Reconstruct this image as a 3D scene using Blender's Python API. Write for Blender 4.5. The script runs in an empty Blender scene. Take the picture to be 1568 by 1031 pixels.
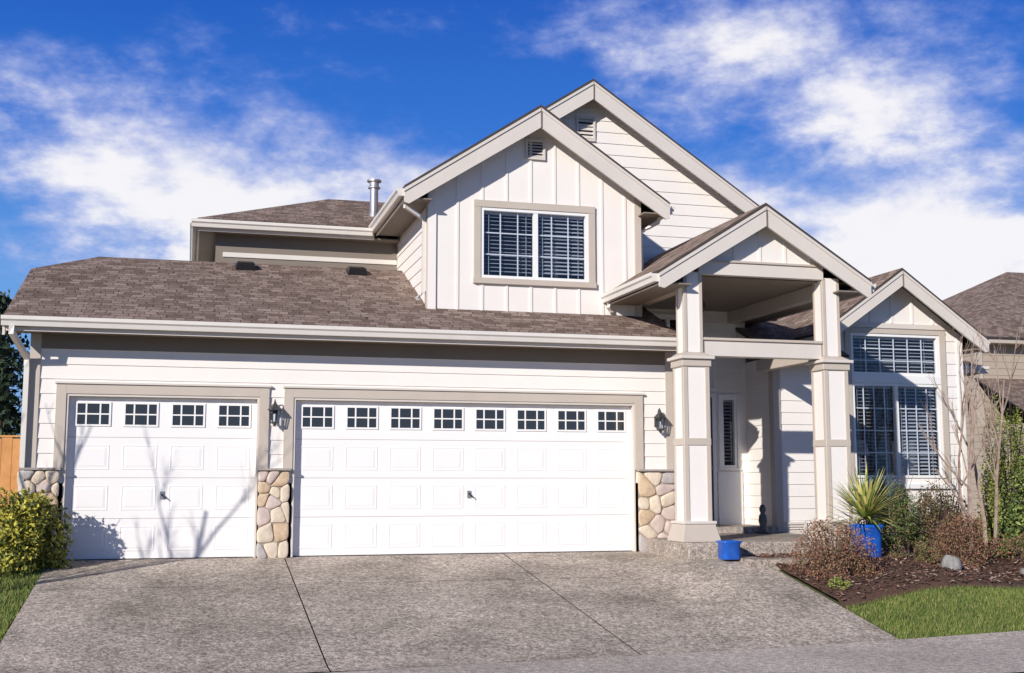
import bpy, math, random
import numpy as np
from mathutils import Vector, Matrix
random.seed(7)
sc=bpy.context.scene
R=math.radians
# ------------------------------------------------------------------ materials
def nodes(name):
    m=bpy.data.materials.new(name); m.use_nodes=True
    nt=m.node_tree; b=nt.nodes['Principled BSDF']; return m,nt,b
def N(nt,t,**k):
    n=nt.nodes.new(t)
    for a,v in k.items(): setattr(n,a,v)
    return n
def col(c): return (c[0],c[1],c[2],1)
def mat(name,c,rough=.6,var=.12,scale=3.,bump=0.,bscale=80.,metal=0.,c2=None,spec=.4):
    m,nt,b=nodes(name)
    tc=N(nt,'ShaderNodeTexCoord')
    n1=N(nt,'ShaderNodeTexNoise'); n1.inputs['Scale'].default_value=scale; n1.inputs['Detail'].default_value=4
    n1.inputs['Roughness'].default_value=.65
    nt.links.new(tc.outputs['Object'],n1.inputs['Vector'])
    r=N(nt,'ShaderNodeValToRGB')
    r.color_ramp.elements[0].position=.3; r.color_ramp.elements[1].position=.7
    if c2 is None: c2=tuple(x*(1-var) for x in c)
    r.color_ramp.elements[0].color=col(c2); r.color_ramp.elements[1].color=col(c)
    nt.links.new(n1.outputs['Fac'],r.inputs['Fac'])
    nt.links.new(r.outputs['Color'],b.inputs['Base Color'])
    b.inputs['Roughness'].default_value=rough; b.inputs['Metallic'].default_value=metal
    b.inputs['Specular IOR Level'].default_value=spec
    if bump>0:
        n2=N(nt,'ShaderNodeTexNoise'); n2.inputs['Scale'].default_value=bscale; n2.inputs['Detail'].default_value=2
        nt.links.new(tc.outputs['Object'],n2.inputs['Vector'])
        bp=N(nt,'ShaderNodeBump'); bp.inputs['Strength'].default_value=bump; bp.inputs['Distance'].default_value=.01
        nt.links.new(n2.outputs['Fac'],bp.inputs['Height']); nt.links.new(bp.outputs['Normal'],b.inputs['Normal'])
    return m
M={}
M['wall']=mat('wall_paint_cream',(.87,.815,.76),.65,.05,1.3,.12,60)
M['trim']=mat('trim_paint_taupe',(.56,.485,.41),.6,.08,2,.1,70)
M['fascia']=mat('fascia_paint',(.70,.635,.57),.55,.07,2,.1,70)
M['gutter']=mat('gutter_metal_paint',(.76,.71,.65),.4,.07,3)
M['soffit']=mat('soffit_paint_and_eave_shade',(.24,.20,.165),.7,.08,2)  # soffit paint; also colours in eave shade on garage frieze and left body wall
M['door']=mat('garage_door_white',(.89,.86,.83),.5,.03,1.5,.08,120)
M['vinyl']=mat('window_vinyl_white',(.86,.85,.83),.4,.03,2)
M['darkedge']=mat('roof_edge_dark',(.07,.055,.05),.8,.3,8)
M['black']=mat('black_metal',(.02,.02,.022),.4,.3,10)
M['bronze']=mat('lantern_bronze',(.13,.13,.13),.4,.3,10,metal=.6)
M['inside']=mat('room_dark',(.05,.05,.055),.9,.2,2)
M['lampshade']=mat('lampshade_linen',(.75,.68,.6),.8,.1,2)
M['blind']=mat('blind_slat',(.50,.50,.54),.6,.1,4)
M['doorpurple']=mat('front_door_paint',(.10,.085,.12),.4,.1,3)
M['mortar']=mat('mortar',(.42,.36,.30),.9,.3,25,.4,60)
M['galv']=mat('galvanised_pipe',(.55,.53,.52),.35,.2,6,metal=.7)
M['st1']=mat('stone_tan',(.68,.52,.35),.8,.4,9,.6,30,c2=(.48,.34,.22))
M['st2']=mat('stone_buff',(.78,.67,.53),.8,.3,9,.6,30,c2=(.60,.48,.36))
M['st3']=mat('stone_grey',(.52,.48,.45),.8,.3,9,.6,30,c2=(.38,.34,.32))
M['st4']=mat('stone_pink',(.66,.54,.48),.8,.3,9,.6,30,c2=(.52,.41,.35))
M['cap']=mat('stone_cap',(.40,.35,.31),.8,.2,9,.3,50)
M['bark']=mat('bark_birch',(.46,.36,.30),.8,.5,14,.3,40,c2=(.20,.13,.10))
M['bark2']=mat('bark_dark',(.14,.10,.08),.9,.4,14,.3,40)
M['blue']=mat('pot_glaze_blue',(.012,.14,.62),.15,.4,7,c2=(.008,.08,.42),spec=.6)
M['soil']=mat('soil',(.05,.035,.025),1,.4,20)
M['rock']=mat('rock_grey',(.36,.35,.33),.85,.5,12,.6,30,c2=(.18,.18,.17))
M['fence']=mat('fence_cedar',(.60,.30,.11),.75,.4,5,.3,40,c2=(.46,.21,.07))
M['nbwall']=mat('neighbour_wall',(.46,.38,.30),.8,.1,2)
M['asphalt']=mat('asphalt',(.055,.055,.058),.9,.3,40,.4,150)

def glassmat():
    m=bpy.data.materials.new('window_glass'); m.use_nodes=True; nt=m.node_tree; nt.nodes.clear()
    o=N(nt,'ShaderNodeOutputMaterial'); t=N(nt,'ShaderNodeBsdfTransparent'); g=N(nt,'ShaderNodeBsdfGlossy')
    t.inputs[0].default_value=(.84,.88,.93,1); g.inputs['Roughness'].default_value=.015
    f=N(nt,'ShaderNodeLayerWeight'); f.inputs[0].default_value=.5     # symmetric for both sides of the pane
    p=N(nt,'ShaderNodeMath',operation='POWER'); p.inputs[1].default_value=4.5; nt.links.new(f.outputs['Facing'],p.inputs[0])
    a=N(nt,'ShaderNodeMath',operation='MULTIPLY_ADD'); a.inputs[1].default_value=.9; a.inputs[2].default_value=.06
    nt.links.new(p.outputs[0],a.inputs[0])
    x=N(nt,'ShaderNodeMixShader'); nt.links.new(a.outputs[0],x.inputs[0]); nt.links.new(t.outputs[0],x.inputs[1]); nt.links.new(g.outputs[0],x.inputs[2])
    nt.links.new(x.outputs[0],o.inputs[0]); return m
M['glass']=glassmat()
m,nt,b=nodes('garage_window_glass'); b.inputs['Base Color'].default_value=(.03,.035,.04,1); b.inputs['Roughness'].default_value=.05
M['gglass']=m

def shingle():
    m,nt,b=nodes('asphalt_shingles')
    uv=N(nt,'ShaderNodeUVMap'); uv.uv_map='UVMap'
    nz=N(nt,'ShaderNodeTexNoise'); nz.inputs['Scale'].default_value=3; 
    nt.links.new(uv.outputs[0],nz.inputs['Vector'])
    br=N(nt,'ShaderNodeTexBrick'); br.offset=.37; br.inputs['Scale'].default_value=1
    br.inputs['Brick Width'].default_value=.17; br.inputs['Row Height'].default_value=.13
    br.inputs['Mortar Size'].default_value=.007; br.inputs['Mortar Smooth'].default_value=.3; br.inputs['Bias'].default_value=0
    br.inputs['Color1'].default_value=(.18,.125,.10,1); br.inputs['Color2'].default_value=(.38,.285,.24,1); br.inputs['Mortar'].default_value=(.07,.05,.04,1)
    wv=N(nt,'ShaderNodeTexNoise'); wv.inputs['Scale'].default_value=2.2; nt.links.new(uv.outputs[0],wv.inputs['Vector'])
    ad=N(nt,'ShaderNodeVectorMath',operation='MULTIPLY_ADD'); nt.links.new(wv.outputs['Color'],ad.inputs[0]); ad.inputs[1].default_value=(.35,.02,0); nt.links.new(uv.outputs[0],ad.inputs[2])
    nt.links.new(ad.outputs[0],br.inputs['Vector'])
    n2=N(nt,'ShaderNodeTexNoise'); n2.inputs['Scale'].default_value=60; n2.inputs['Detail'].default_value=2
    nt.links.new(uv.outputs[0],n2.inputs['Vector'])
    r=N(nt,'ShaderNodeMapRange'); r.inputs[1].default_value=.3; r.inputs[2].default_value=.7; r.inputs[3].default_value=.6; r.inputs[4].default_value=1.35
    nt.links.new(n2.outputs['Fac'],r.inputs[0])
    r2=N(nt,'ShaderNodeMapRange'); r2.inputs[1].default_value=.3; r2.inputs[2].default_value=.7; r2.inputs[3].default_value=.82; r2.inputs[4].default_value=1.15
    nt.links.new(nz.outputs['Fac'],r2.inputs[0])
    mm=N(nt,'ShaderNodeMath',operation='MULTIPLY'); nt.links.new(r.outputs[0],mm.inputs[0]); nt.links.new(r2.outputs[0],mm.inputs[1])
    v=N(nt,'ShaderNodeVectorMath',operation='SCALE'); nt.links.new(br.outputs['Color'],v.inputs[0]); nt.links.new(mm.outputs[0],v.inputs['Scale'])
    nt.links.new(v.outputs[0],b.inputs['Base Color']); b.inputs['Roughness'].default_value=.95; b.inputs['Specular IOR Level'].default_value=.2
    sp=N(nt,'ShaderNodeSeparateXYZ'); nt.links.new(uv.outputs[0],sp.inputs[0])
    d=N(nt,'ShaderNodeMath',operation='DIVIDE'); d.inputs[1].default_value=.13; nt.links.new(sp.outputs[1],d.inputs[0])
    fr=N(nt,'ShaderNodeMath',operation='FRACT'); nt.links.new(d.outputs[0],fr.inputs[0])
    s=N(nt,'ShaderNodeMath',operation='MULTIPLY_ADD'); s.inputs[1].default_value=-1.; nt.links.new(fr.outputs[0],s.inputs[0]); nt.links.new(n2.outputs['Fac'],s.inputs[2])
    bp=N(nt,'ShaderNodeBump'); bp.inputs['Strength'].default_value=.7; bp.inputs['Distance'].default_value=.012
    nt.links.new(s.outputs[0],bp.inputs['Height']); nt.links.new(bp.outputs[0],b.inputs['Normal'])
    return m
M['shingle']=shingle()

def concrete(name,c1,c2,agg=55.,patch=.7,str_=.6,lo=.55,hi=1.45):
    m,nt,b=nodes(name); tc=N(nt,'ShaderNodeTexCoord')
    v=N(nt,'ShaderNodeTexVoronoi'); v.inputs['Scale'].default_value=agg; nt.links.new(tc.outputs['Object'],v.inputs['Vector'])
    n=N(nt,'ShaderNodeTexNoise'); n.inputs['Scale'].default_value=patch; n.inputs['Detail'].default_value=8; n.inputs['Roughness'].default_value=.7
    nt.links.new(tc.outputs['Object'],n.inputs['Vector'])
    r=N(nt,'ShaderNodeValToRGB'); r.color_ramp.elements[0].position=.36; r.color_ramp.elements[1].position=.60
    r.color_ramp.elements[0].color=col(c1); r.color_ramp.elements[1].color=col(c2); nt.links.new(n.outputs['Fac'],r.inputs[0])
    sp=N(nt,'ShaderNodeSeparateColor'); nt.links.new(v.outputs['Color'],sp.inputs[0])
    mr=N(nt,'ShaderNodeMapRange'); mr.inputs[3].default_value=lo; mr.inputs[4].default_value=hi; nt.links.new(sp.outputs[0],mr.inputs[0])
    n5=N(nt,'ShaderNodeTexNoise'); n5.inputs['Scale'].default_value=16; n5.inputs['Detail'].default_value=4; nt.links.new(tc.outputs['Object'],n5.inputs['Vector'])
    m5=N(nt,'ShaderNodeMapRange'); m5.inputs[1].default_value=.3; m5.inputs[2].default_value=.7; m5.inputs[3].default_value=.7; m5.inputs[4].default_value=1.3; nt.links.new(n5.outputs['Fac'],m5.inputs[0])
    q=N(nt,'ShaderNodeMath',operation='MULTIPLY'); nt.links.new(mr.outputs[0],q.inputs[0]); nt.links.new(m5.outputs[0],q.inputs[1])
    s=N(nt,'ShaderNodeVectorMath',operation='SCALE'); nt.links.new(r.outputs[0],s.inputs[0]); nt.links.new(q.outputs[0],s.inputs['Scale'])
    nt.links.new(s.outputs[0],b.inputs['Base Color']); b.inputs['Roughness'].default_value=.9; b.inputs['Specular IOR Level'].default_value=.25
    bp=N(nt,'ShaderNodeBump'); bp.inputs['Strength'].default_value=str_; bp.inputs['Distance'].default_value=.005
    iv=N(nt,'ShaderNodeMath',operation='MULTIPLY'); iv.inputs[1].default_value=-1; nt.links.new(v.outputs['Distance'],iv.inputs[0])
    nt.links.new(iv.outputs[0],bp.inputs['Height']); nt.links.new(bp.outputs[0],b.inputs['Normal'])
    return m
M['drive']=concrete('exposed_aggregate_concrete',(.28,.235,.195),(.50,.425,.36),46,.8,.5)
M['walk']=concrete('sidewalk_concrete',(.44,.375,.33),(.56,.485,.43),110,.9,.3)
M['slab']=concrete('porch_concrete',(.30,.25,.21),(.42,.36,.31),60,1.2)
M['grass']=mat('grass_ground',(.14,.17,.04),1,.5,6,.6,60,c2=(.08,.09,.03))
M['mulch']=mat('mulch_ground',(.16,.085,.055),1,.6,30,1,60,c2=(.07,.038,.028))
M['ground']=mat('ground_mixed',(.10,.13,.035),1,.5,.6,.3,10,c2=(.07,.08,.03))

# ------------------------------------------------------------------ mesh builder
class MB:
    def __init__(s,name,mats): s.name=name; s.mats=list(mats); s.v=[]; s.f=[]; s.m=[]; s.uv=[]
    def mi(s,k):
        if k not in s.mats: s.mats.append(k)
        return s.mats.index(k)
    def face(s,pts,k,uv=None):
        i=len(s.v); s.v+= [tuple(p) for p in pts]; s.f.append(tuple(range(i,i+len(pts)))); s.m.append(s.mi(k))
        s.uv+= uv if uv else [(0,0)]*len(pts)
    def box(s,x0,x1,y0,y1,z0,z1,k):
        if x0>x1:x0,x1=x1,x0
        if y0>y1:y0,y1=y1,y0
        if z0>z1:z0,z1=z1,z0
        s.hexa([(x0,y0,z0),(x1,y0,z0),(x1,y1,z0),(x0,y1,z0),(x0,y0,z1),(x1,y0,z1),(x1,y1,z1),(x0,y1,z1)],k)
    def hexa(s,p,k):
        i=len(s.v); s.v+=[tuple(q) for q in p]
        for f in ((0,3,2,1),(4,5,6,7),(0,1,5,4),(1,2,6,5),(2,3,7,6),(3,0,4,7)):
            s.f.append(tuple(i+a for a in f)); s.m.append(s.mi(k)); s.uv+=[(0,0)]*4
    def prism(s,pts,d,k,kside=None,uv=False):
        d=Vector(d); P=[Vector(p) for p in pts]; Q=[p+d for p in P]; n=len(P)
        u=None
        if uv:
            nn=(P[1]-P[0]).cross(P[2]-P[0]).normalized()
            if nn.z<0: nn=-nn
            e=Vector((0,0,1)).cross(nn).normalized(); t=nn.cross(e)
            u=[(p.dot(e),p.dot(t)) for p in P]
        s.face(P,k,u); s.face(Q[::-1],kside or k)
        for i in range(n):
            j=(i+1)%n; s.face([P[i],Q[i],Q[j],P[j]],kside or k)
    def tube(s,pts,r,k,n=6,r2=None):
        pts=[Vector(p) for p in pts]; rings=[]
        for i,p in enumerate(pts):
            d=(pts[min(i+1,len(pts)-1)]-pts[max(i-1,0)]).normalized()
            a=Vector((0,0,1)) if abs(d.z)<.9 else Vector((0,1,0))
            x=d.cross(a).normalized(); y=d.cross(x).normalized()
            rr=r if r2 is None else r+(r2-r)*i/(len(pts)-1)
            rings.append([p+x*math.cos(2*math.pi*(j+.5)/n)*rr+y*math.sin(2*math.pi*(j+.5)/n)*rr for j in range(n)])
        b=len(s.v)
        for ring in rings: s.v+=[tuple(q) for q in ring]
        for i in range(len(rings)-1):
            for j in range(n):
                a=b+i*n+j; c=b+i*n+(j+1)%n
                s.f.append((a,c,c+n,a+n)); s.m.append(s.mi(k)); s.uv+=[(0,0)]*4
        s.f.append(tuple(b+j for j in range(n))); s.m.append(s.mi(k)); s.uv+=[(0,0)]*n
        e=b+(len(rings)-1)*n
        s.f.append(tuple(e+j for j in range(n))[::-1]); s.m.append(s.mi(k)); s.uv+=[(0,0)]*n
    def lathe(s,prof,c,k,n=20):
        b=len(s.v)
        for (r,z) in prof:
            for j in range(n):
                t=2*math.pi*j/n; s.v.append((c[0]+r*math.cos(t),c[1]+r*math.sin(t),c[2]+z))
        for i in range(len(prof)-1):
            for j in range(n):
                a=b+i*n+j; cc=b+i*n+(j+1)%n
                s.f.append((a,cc,cc+n,a+n)); s.m.append(s.mi(k)); s.uv+=[(0,0)]*4
    def done(s,parent=None,bevel=0,smooth=False):
        me=bpy.data.meshes.new(s.name); me.from_pydata(s.v,[],s.f)
        for k in s.mats: me.materials.append(M[k])
        me.polygons.foreach_set('material_index',s.m)
        l=me.uv_layers.new(name='UVMap'); l.data.foreach_set('uv',np.array(s.uv,dtype=np.float32).ravel())
        if smooth: me.polygons.foreach_set('use_smooth',[True]*len(s.f))
        me.update()
        o=bpy.data.objects.new(s.name,me); sc.collection.objects.link(o)
        if parent: o.parent=parent
        if bevel:
            md=o.modifiers.new('bevel','BEVEL'); md.width=bevel; md.segments=1; md.limit_method='ANGLE'
        return o
def empty(name):
    o=bpy.data.objects.new(name,None); o.empty_display_size=.3; sc.collection.objects.link(o); return o

def PY(Y): return lambda s,z,d: (s,Y-d,z)
def PXn(X): return lambda s,z,d: (X-d,s,z)
def PXp(X): return lambda s,z,d: (X+d,s,z)
def siding(mb,P,ext,z0,z1,k='wall',expo=.19,d0=.004,d1=.018,holes=(),brk=(),lap=True):
    z=z0; rows=[]
    if lap:
        while z<z1-1e-4: rows.append((z,z+expo)); z+=expo
    else: rows=[(z0,z1)]
    for (a,b) in rows:
        bb=sorted(set([a,min(b,z1)]+[h[i] for h in holes for i in (2,3) if a<h[i]<min(b,z1)]+[q for q in brk if a<q<min(b,z1)]))
        for za,zb in zip(bb[:-1],bb[1:]):
            if zb-za<1e-4: continue
            da=d1+(d0-d1)*(za-a)/(b-a) if lap else 0; db=d1+(d0-d1)*(zb-a)/(b-a) if lap else 0
            segs=[(ext(za),ext(zb))]; zm=(za+zb)/2
            for h in holes:
                if h[2]<zm<h[3]:
                    ns=[]
                    for (p,q) in segs:
                        if p[1]<=h[0] or p[0]>=h[1]: ns.append((p,q)); continue
                        if p[0]<h[0]: ns.append(((p[0],h[0]),(q[0],h[0])))
                        if p[1]>h[1]: ns.append(((h[1],p[1]),(h[1],q[1])))
                    segs=ns
            for (p,q) in segs:
                if p[1]-p[0]<=0 : continue
                mb.face([P(p[0],za,da),P(p[1],za,da),P(q[1],zb,db),P(q[0],zb,db)],k)
                if lap and za==a: mb.face([P(p[0],za,0),P(p[1],za,0),P(p[1],za,da),P(p[0],za,da)],k)

house=empty('suburban_house')
walls=MB('walls',['wall']); trim=MB('trim_boards',['trim']); roof=MB('roof_shingles',['shingle']); fas=MB('fascia_boards',['fascia'])
gut=MB('gutters_and_downspouts',['gutter']); sof=MB('soffits_and_eave_shade',['soffit'])
def roofp(pts): roof.prism(pts,(0,0,-.045),'shingle','darkedge',uv=True)
def rake(xc,zp,half,k,yf,t=.04,w=.27):
    for sgn in (-1,1):
        xo=xc+sgn*half; zo=zp-k*half
        pts=[(xc,yf,zp-.05),(xo,yf,zo-.05),(xo,yf,zo-.05-w*.75),(xo-sgn*.07,yf,zo-.05-w*.75-.02),(xc,yf,zp-.05-w*1.15)]
        if sgn>0: pts=pts[::-1]
        fas.prism(pts,(0,t,0),'fascia')
        pts=[(xc,yf-.018,zp-.052),(xo+sgn*.01,yf-.018,zo-.052),(xo+sgn*.01,yf-.018,zo-.10),(xc,yf-.018,zp-.10)]
        if sgn>0: pts=pts[::-1]
        fas.prism(pts,(0,.016,0),'fascia')
    fas.box(xc-.006,xc+.006,yf-.02,yf-.001,zp-.05-w*1.15,zp-.06,'soffit')
def gable_roof(xc,zp,half,k,y0,y1l,y1r=None):
    y1r=y1r or y1l
    roofp([(xc-half,y0,zp-k*half),(xc,y0,zp),(xc,y1l,zp),(xc-half,y1l,zp-k*half)][::-1])
    roofp([(xc,y0,zp+.001),(xc+half,y0,zp-k*half),(xc+half,y1r,zp-k*half),(xc,y1r,zp+.001)])
def soff_slope(xc,zp,half,k,y0,y1,dz=.07):
    for s in (-1,1):
        sof.face([(xc,y0,zp-dz),(xc+s*half,y0,zp-k*half-dz),(xc+s*half,y1,zp-k*half-dz),(xc,y1,zp-dz)],'soffit')

# ------------------------------------------------ garage
S0,S1,D0,D1,DZ=-1.53,.90,1.42,6.37,2.14
holes=[(S0,S1,-1,DZ),(D0,D1,-1,DZ)]
siding(walls,PY(0),lambda z:(-2.0,6.99),1.0,2.98,holes=holes,expo=.195)
def gl(z):
    h=3.43-max(0,(z-2.98))/.4167-.5
    return (2.93-h,2.93+h)
siding(walls,PXn(-2.0),lambda z:gl(z),0,4.1,expo=.195,brk=(2.98,))
siding(walls,PXp(6.99),lambda z:(0.02,2.0),0,3.4,expo=.195)
walls.box(-1.99,6.98,5.8,5.86,0,2.98,'wall')
trim.box(-2.035,-1.9,-.03,.0,0,2.98,'trim'); trim.box(-2.035,-2.0,0,.12,0,2.98,'trim')
trim.box(6.9,7.02,-.03,.0,0,2.98,'trim'); trim.box(6.99,7.03,0,.12,0,2.98,'trim')
def surround(x0,x1,z1,w=.17):
    a=x0-w;c=x1+w
    trim.box(a,x0-.03,-.045,-.002,1.19,z1+w,'trim'); trim.box(x1+.03,c,-.045,-.002,1.19,z1+w,'trim')
    trim.box(x0-.03,x1+.03,-.045,-.002,z1+.03,z1+w,'trim')
    trim.box(x0-.03,x0,-.03,.09,0,z1+.03,'fascia'); trim.box(x1,x1+.03,-.03,.09,0,z1+.03,'fascia'); trim.box(x0,x1,-.03,.09,z1,z1+.03,'fascia')
    trim.box(a-.02,c+.02,-.07,-.002,z1+w+.001,z1+w+.03,'fascia')
surround(S0,S1,DZ,.16); surround(D0,D1,DZ,.16)
E=-.5;ez=3.12
roofp([(-2.32,E,ez),(7.05,E,ez),(7.05,1.95,ez+.4167*2.45),(3.5,1.95,ez+.4167*2.45),(3.5,2.93,4.55),(-1.44,2.93,4.55),(-2.32,1.98,4.153)])
roofp([(-2.32,1.98,4.153),(-1.44,2.93,4.551),(-2.32,3.88,4.153)])
roofp([(-2.32,3.88,4.153),(-1.44,2.93,4.55),(3.5,2.93,4.55),(3.5,6.36,3.12),(-2.32,6.36,3.12)])
fas.box(-2.30,7.03,E+.01,E+.04,2.93,3.07,'fascia')
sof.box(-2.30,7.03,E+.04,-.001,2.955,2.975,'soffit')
sof.box(-1.899,6.899,-.03,-.002,2.76,2.954,'soffit')  # frieze board, dark colour stands in for the eave's shadow
def gutter_x(x0,x1,y,z,h=.125,w=.12):
    prof=[(0,0),(-.08*w/.12,0),(-.095*w/.12,h*.45),(-w,h*.62),(-w,h),(-w+.012,h),(-w+.012,h-.015),(0,h-.015)]
    gut.prism([(x0,y+a,z+b) for a,b in prof],(x1-x0,0,0),'gutter')
def gutter_y(x,y0,y1,z,sgn,h=.125,w=.12):
    prof=[(0,0),(-.08,0),(-.095,h*.45),(-w,h*.62),(-w,h),(-w+.012,h),(-w+.012,h-.015),(0,h-.015)]
    gut.prism([(x+sgn*-a,y0,z+b) for a,b in prof],(0,y1-y0,0),'gutter')
gutter_x(-2.33,7.0,E+.008,2.985)
for (p,q) in (((-2.32,E,3.07),(-2.32,1.98,4.10)),((-2.32,3.88,4.10),(-2.32,6.36,3.07))):
    fas.prism([p,q,(q[0],q[1],q[2]-.2),(p[0],p[1],p[2]-.2)],(.03,0,0),'fascia')
fas.box(-2.32,-2.29,1.98,3.88,3.92,4.10,'fascia')
sof.face([(-2.29,E,2.98),(-2.0,E,2.98),(-2.0,2.0,4.03),(-2.29,2.0,4.03)],'soffit')
gut.tube([(-2.2,-.56,2.99),(-2.2,-.56,2.9),(-2.06,-.1,2.62),(-2.06,-.07,2.5),(-2.06,-.07,.05)],.045,'gutter',4)
for (x,y) in ((.80,2.62),(2.58,2.62)):
    z=ez+.4167*(y+.5)
    roof.hexa([(x-.16,y-.16,z-.07),(x+.16,y-.16,z-.07),(x+.16,y+.16,z+.07),(x-.16,y+.16,z+.07),(x-.13,y-.2,z+.05),(x+.13,y-.2,z+.05),(x+.12,y+.12,z+.13),(x-.12,y+.12,z+.13)],'black')

def gdoor(name,x0,x1,cols):
    g=MB(name,['door','gglass','black']); Y=.07; H=DZ; sh=H/4; W=(x1-x0)
    for r in range(4):
        z0=r*sh+(0.003 if r else 0.01); z1=(r+1)*sh-.003
        g.box(x0+.001,x1-.001,Y,Y+.04,z0,z1,'door')
        if r<3: g.box(x0+.001,x1-.001,Y+.004,Y+.03,(r+1)*sh-.0029,(r+1)*sh+.0029,'cap')
        pw=W/cols
        for c in range(cols):
            a=x0+c*pw+pw*.13; d=x0+(c+1)*pw-pw*.13; za=r*sh+.105; zb=(r+1)*sh-.095
            if r==3:
                za+=.04; zb+=.03
                for (p,q,s,t) in ((a,d,za,za+.025),(a,d,zb-.025,zb),(a,a+.025,za+.025,zb-.025),(d-.025,d,za+.025,zb-.025)):
                    g.box(p,q,Y-.014,Y-.0005,s,t,'door')
                g.box(a+.026,d-.026,Y-.006,Y-.001,za+.026,zb-.026,'gglass')
                w=d-a-.05
                for fx in (.28,.72): g.box(a+.025+w*fx-.010,a+.025+w*fx+.010,Y-.013,Y-.0065,za+.026,zb-.026,'door')
                zc=(za+zb)/2; g.box(a+.026,d-.026,Y-.0135,Y-.0066,zc-.009,zc+.009,'door')
            else:
                def ring(o,y): return [(a+o,y,za+o),(d-o,y,za+o),(d-o,y,zb-o),(a+o,y,zb-o)]
                R0=ring(0,Y-.0005);R1=ring(.012,Y-.0055);R2=ring(.028,Y-.001);R3=ring(.06,Y-.0055)
                for A,B in ((R0,R1),(R1,R2),(R2,R3)):
                    for i in range(4):
                        j=(i+1)%4; g.face([A[i],A[j],B[j],B[i]],'door')
                g.face(R3,'door')
    xm=(x0+x1)/2; zc=.82
    g.box(xm-.025,xm+.025,Y-.018,Y-.001,zc-.03,zc+.07,'galv'); g.tube([(xm,Y-.018,zc+.03),(xm,Y-.05,zc+.03)],.010,'black'); g.tube([(xm-.01,Y-.05,zc+.03),(xm+.06,Y-.05,zc-.03)],.009,'black')
    g.box(x0+.001,x1-.001,Y-.004,Y+.03,0.0,.012,'black')
    g.done(house)
gdoor('garage_door_single',S0,S1,4); gdoor('garage_door_double',D0,D1,8)
walls.box(-1.9,6.9,.5,.52,0,2.9,'inside')

def clip(poly,a,b,c):
    out=[]
    for i in range(len(poly)):
        p=poly[i];q=poly[(i+1)%len(poly)]
        fp=a*p[0]+b*p[1]-c; fq=a*q[0]+b*q[1]-c
        if fp<=0: out.append(p)
        if fp*fq<0:
            t=fp/(fp-fq); out.append((p[0]+t*(q[0]-p[0]),p[1]+t*(q[1]-p[1])))
    return out
stone=MB('stone_veneer',['mortar'])
def stones(P,s0,s1,z0,z1,seed,cell=.17):
    rd=random.Random(seed); nx=max(3,round((s1-s0)/cell)); nz=round((z1-z0)/(cell*.9)); pts=[]
    for j in range(nz):
        for i in range(nx):
            pts.append((s0+(i+.5+rd.uniform(-.38,.38)+(.25 if j%2 else -.25))*(s1-s0)/nx, z0+(j+.5+rd.uniform(-.38,.38))*(z1-z0)/nz))
    pts=[p for p in pts if rd.random()>.26]
    for p in pts:
        poly=[(s0,z0),(s1,z0),(s1,z1),(s0,z1)]
        for q in pts:
            if q is p: continue
            a=q[0]-p[0];b=q[1]-p[1]; c=(q[0]**2+q[1]**2-p[0]**2-p[1]**2)/2
            poly=clip(poly,a,b,c)
            if len(poly)<3: break
        if len(poly)<3: continue
        for _ in range(2):
            n=[]
            for i in range(len(poly)):
                A=poly[i];B=poly[(i+1)%len(poly)]
                n+=[(A[0]*.8+B[0]*.2,A[1]*.8+B[1]*.2),(A[0]*.2+B[0]*.8,A[1]*.2+B[1]*.8)]
            poly=n
        cx=sum(q[0] for q in poly)/len(poly); cz=sum(q[1] for q in poly)/len(poly)
        h=rd.uniform(.03,.06); k=rd.choice(['st1','st1','st2','st2','st2','st2','st3','st4','st4'])
        rings=[]; tx,tz=rd.uniform(-.2,.2),rd.uniform(-.2,.2)
        for f,d in ((.98,0),(.95,.5),(.86,.82),(.6,.96),(.3,1.0)):
            rings.append([P(cx+(q[0]-cx)*f,cz+(q[1]-cz)*f,.02+h*d*(1+tx*(q[0]-cx)/.1*f+tz*(q[1]-cz)/.1*f)) for q in poly])
        n=len(poly)
        for A,B in zip(rings[:-1],rings[1:]):
            for i in range(n):
                j=(i+1)%n; stone.face([A[i],A[j],B[j],B[i]],k)
        stone.face(rings[-1],k)
for i,(a,b) in enumerate(((-2.08,-1.6),(.93,1.36),(6.43,7.03))):
    stone.box(a+.02,b-.02,-.06,-.003,-.25,1.17,'mortar'); stones(PY(-.03),a,b,-.02,1.17,51+i,.18)
    stone.box(a-.01,b+.01,-.115,-.003,1.171,1.2,'cap')
stone.box(-2.06,-2.003,-.04,.4,-.25,1.17,'mortar'); stones(PXn(-2.04),-.08,.45,-.02,1.17,40,.17)
stone.done(house)

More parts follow.
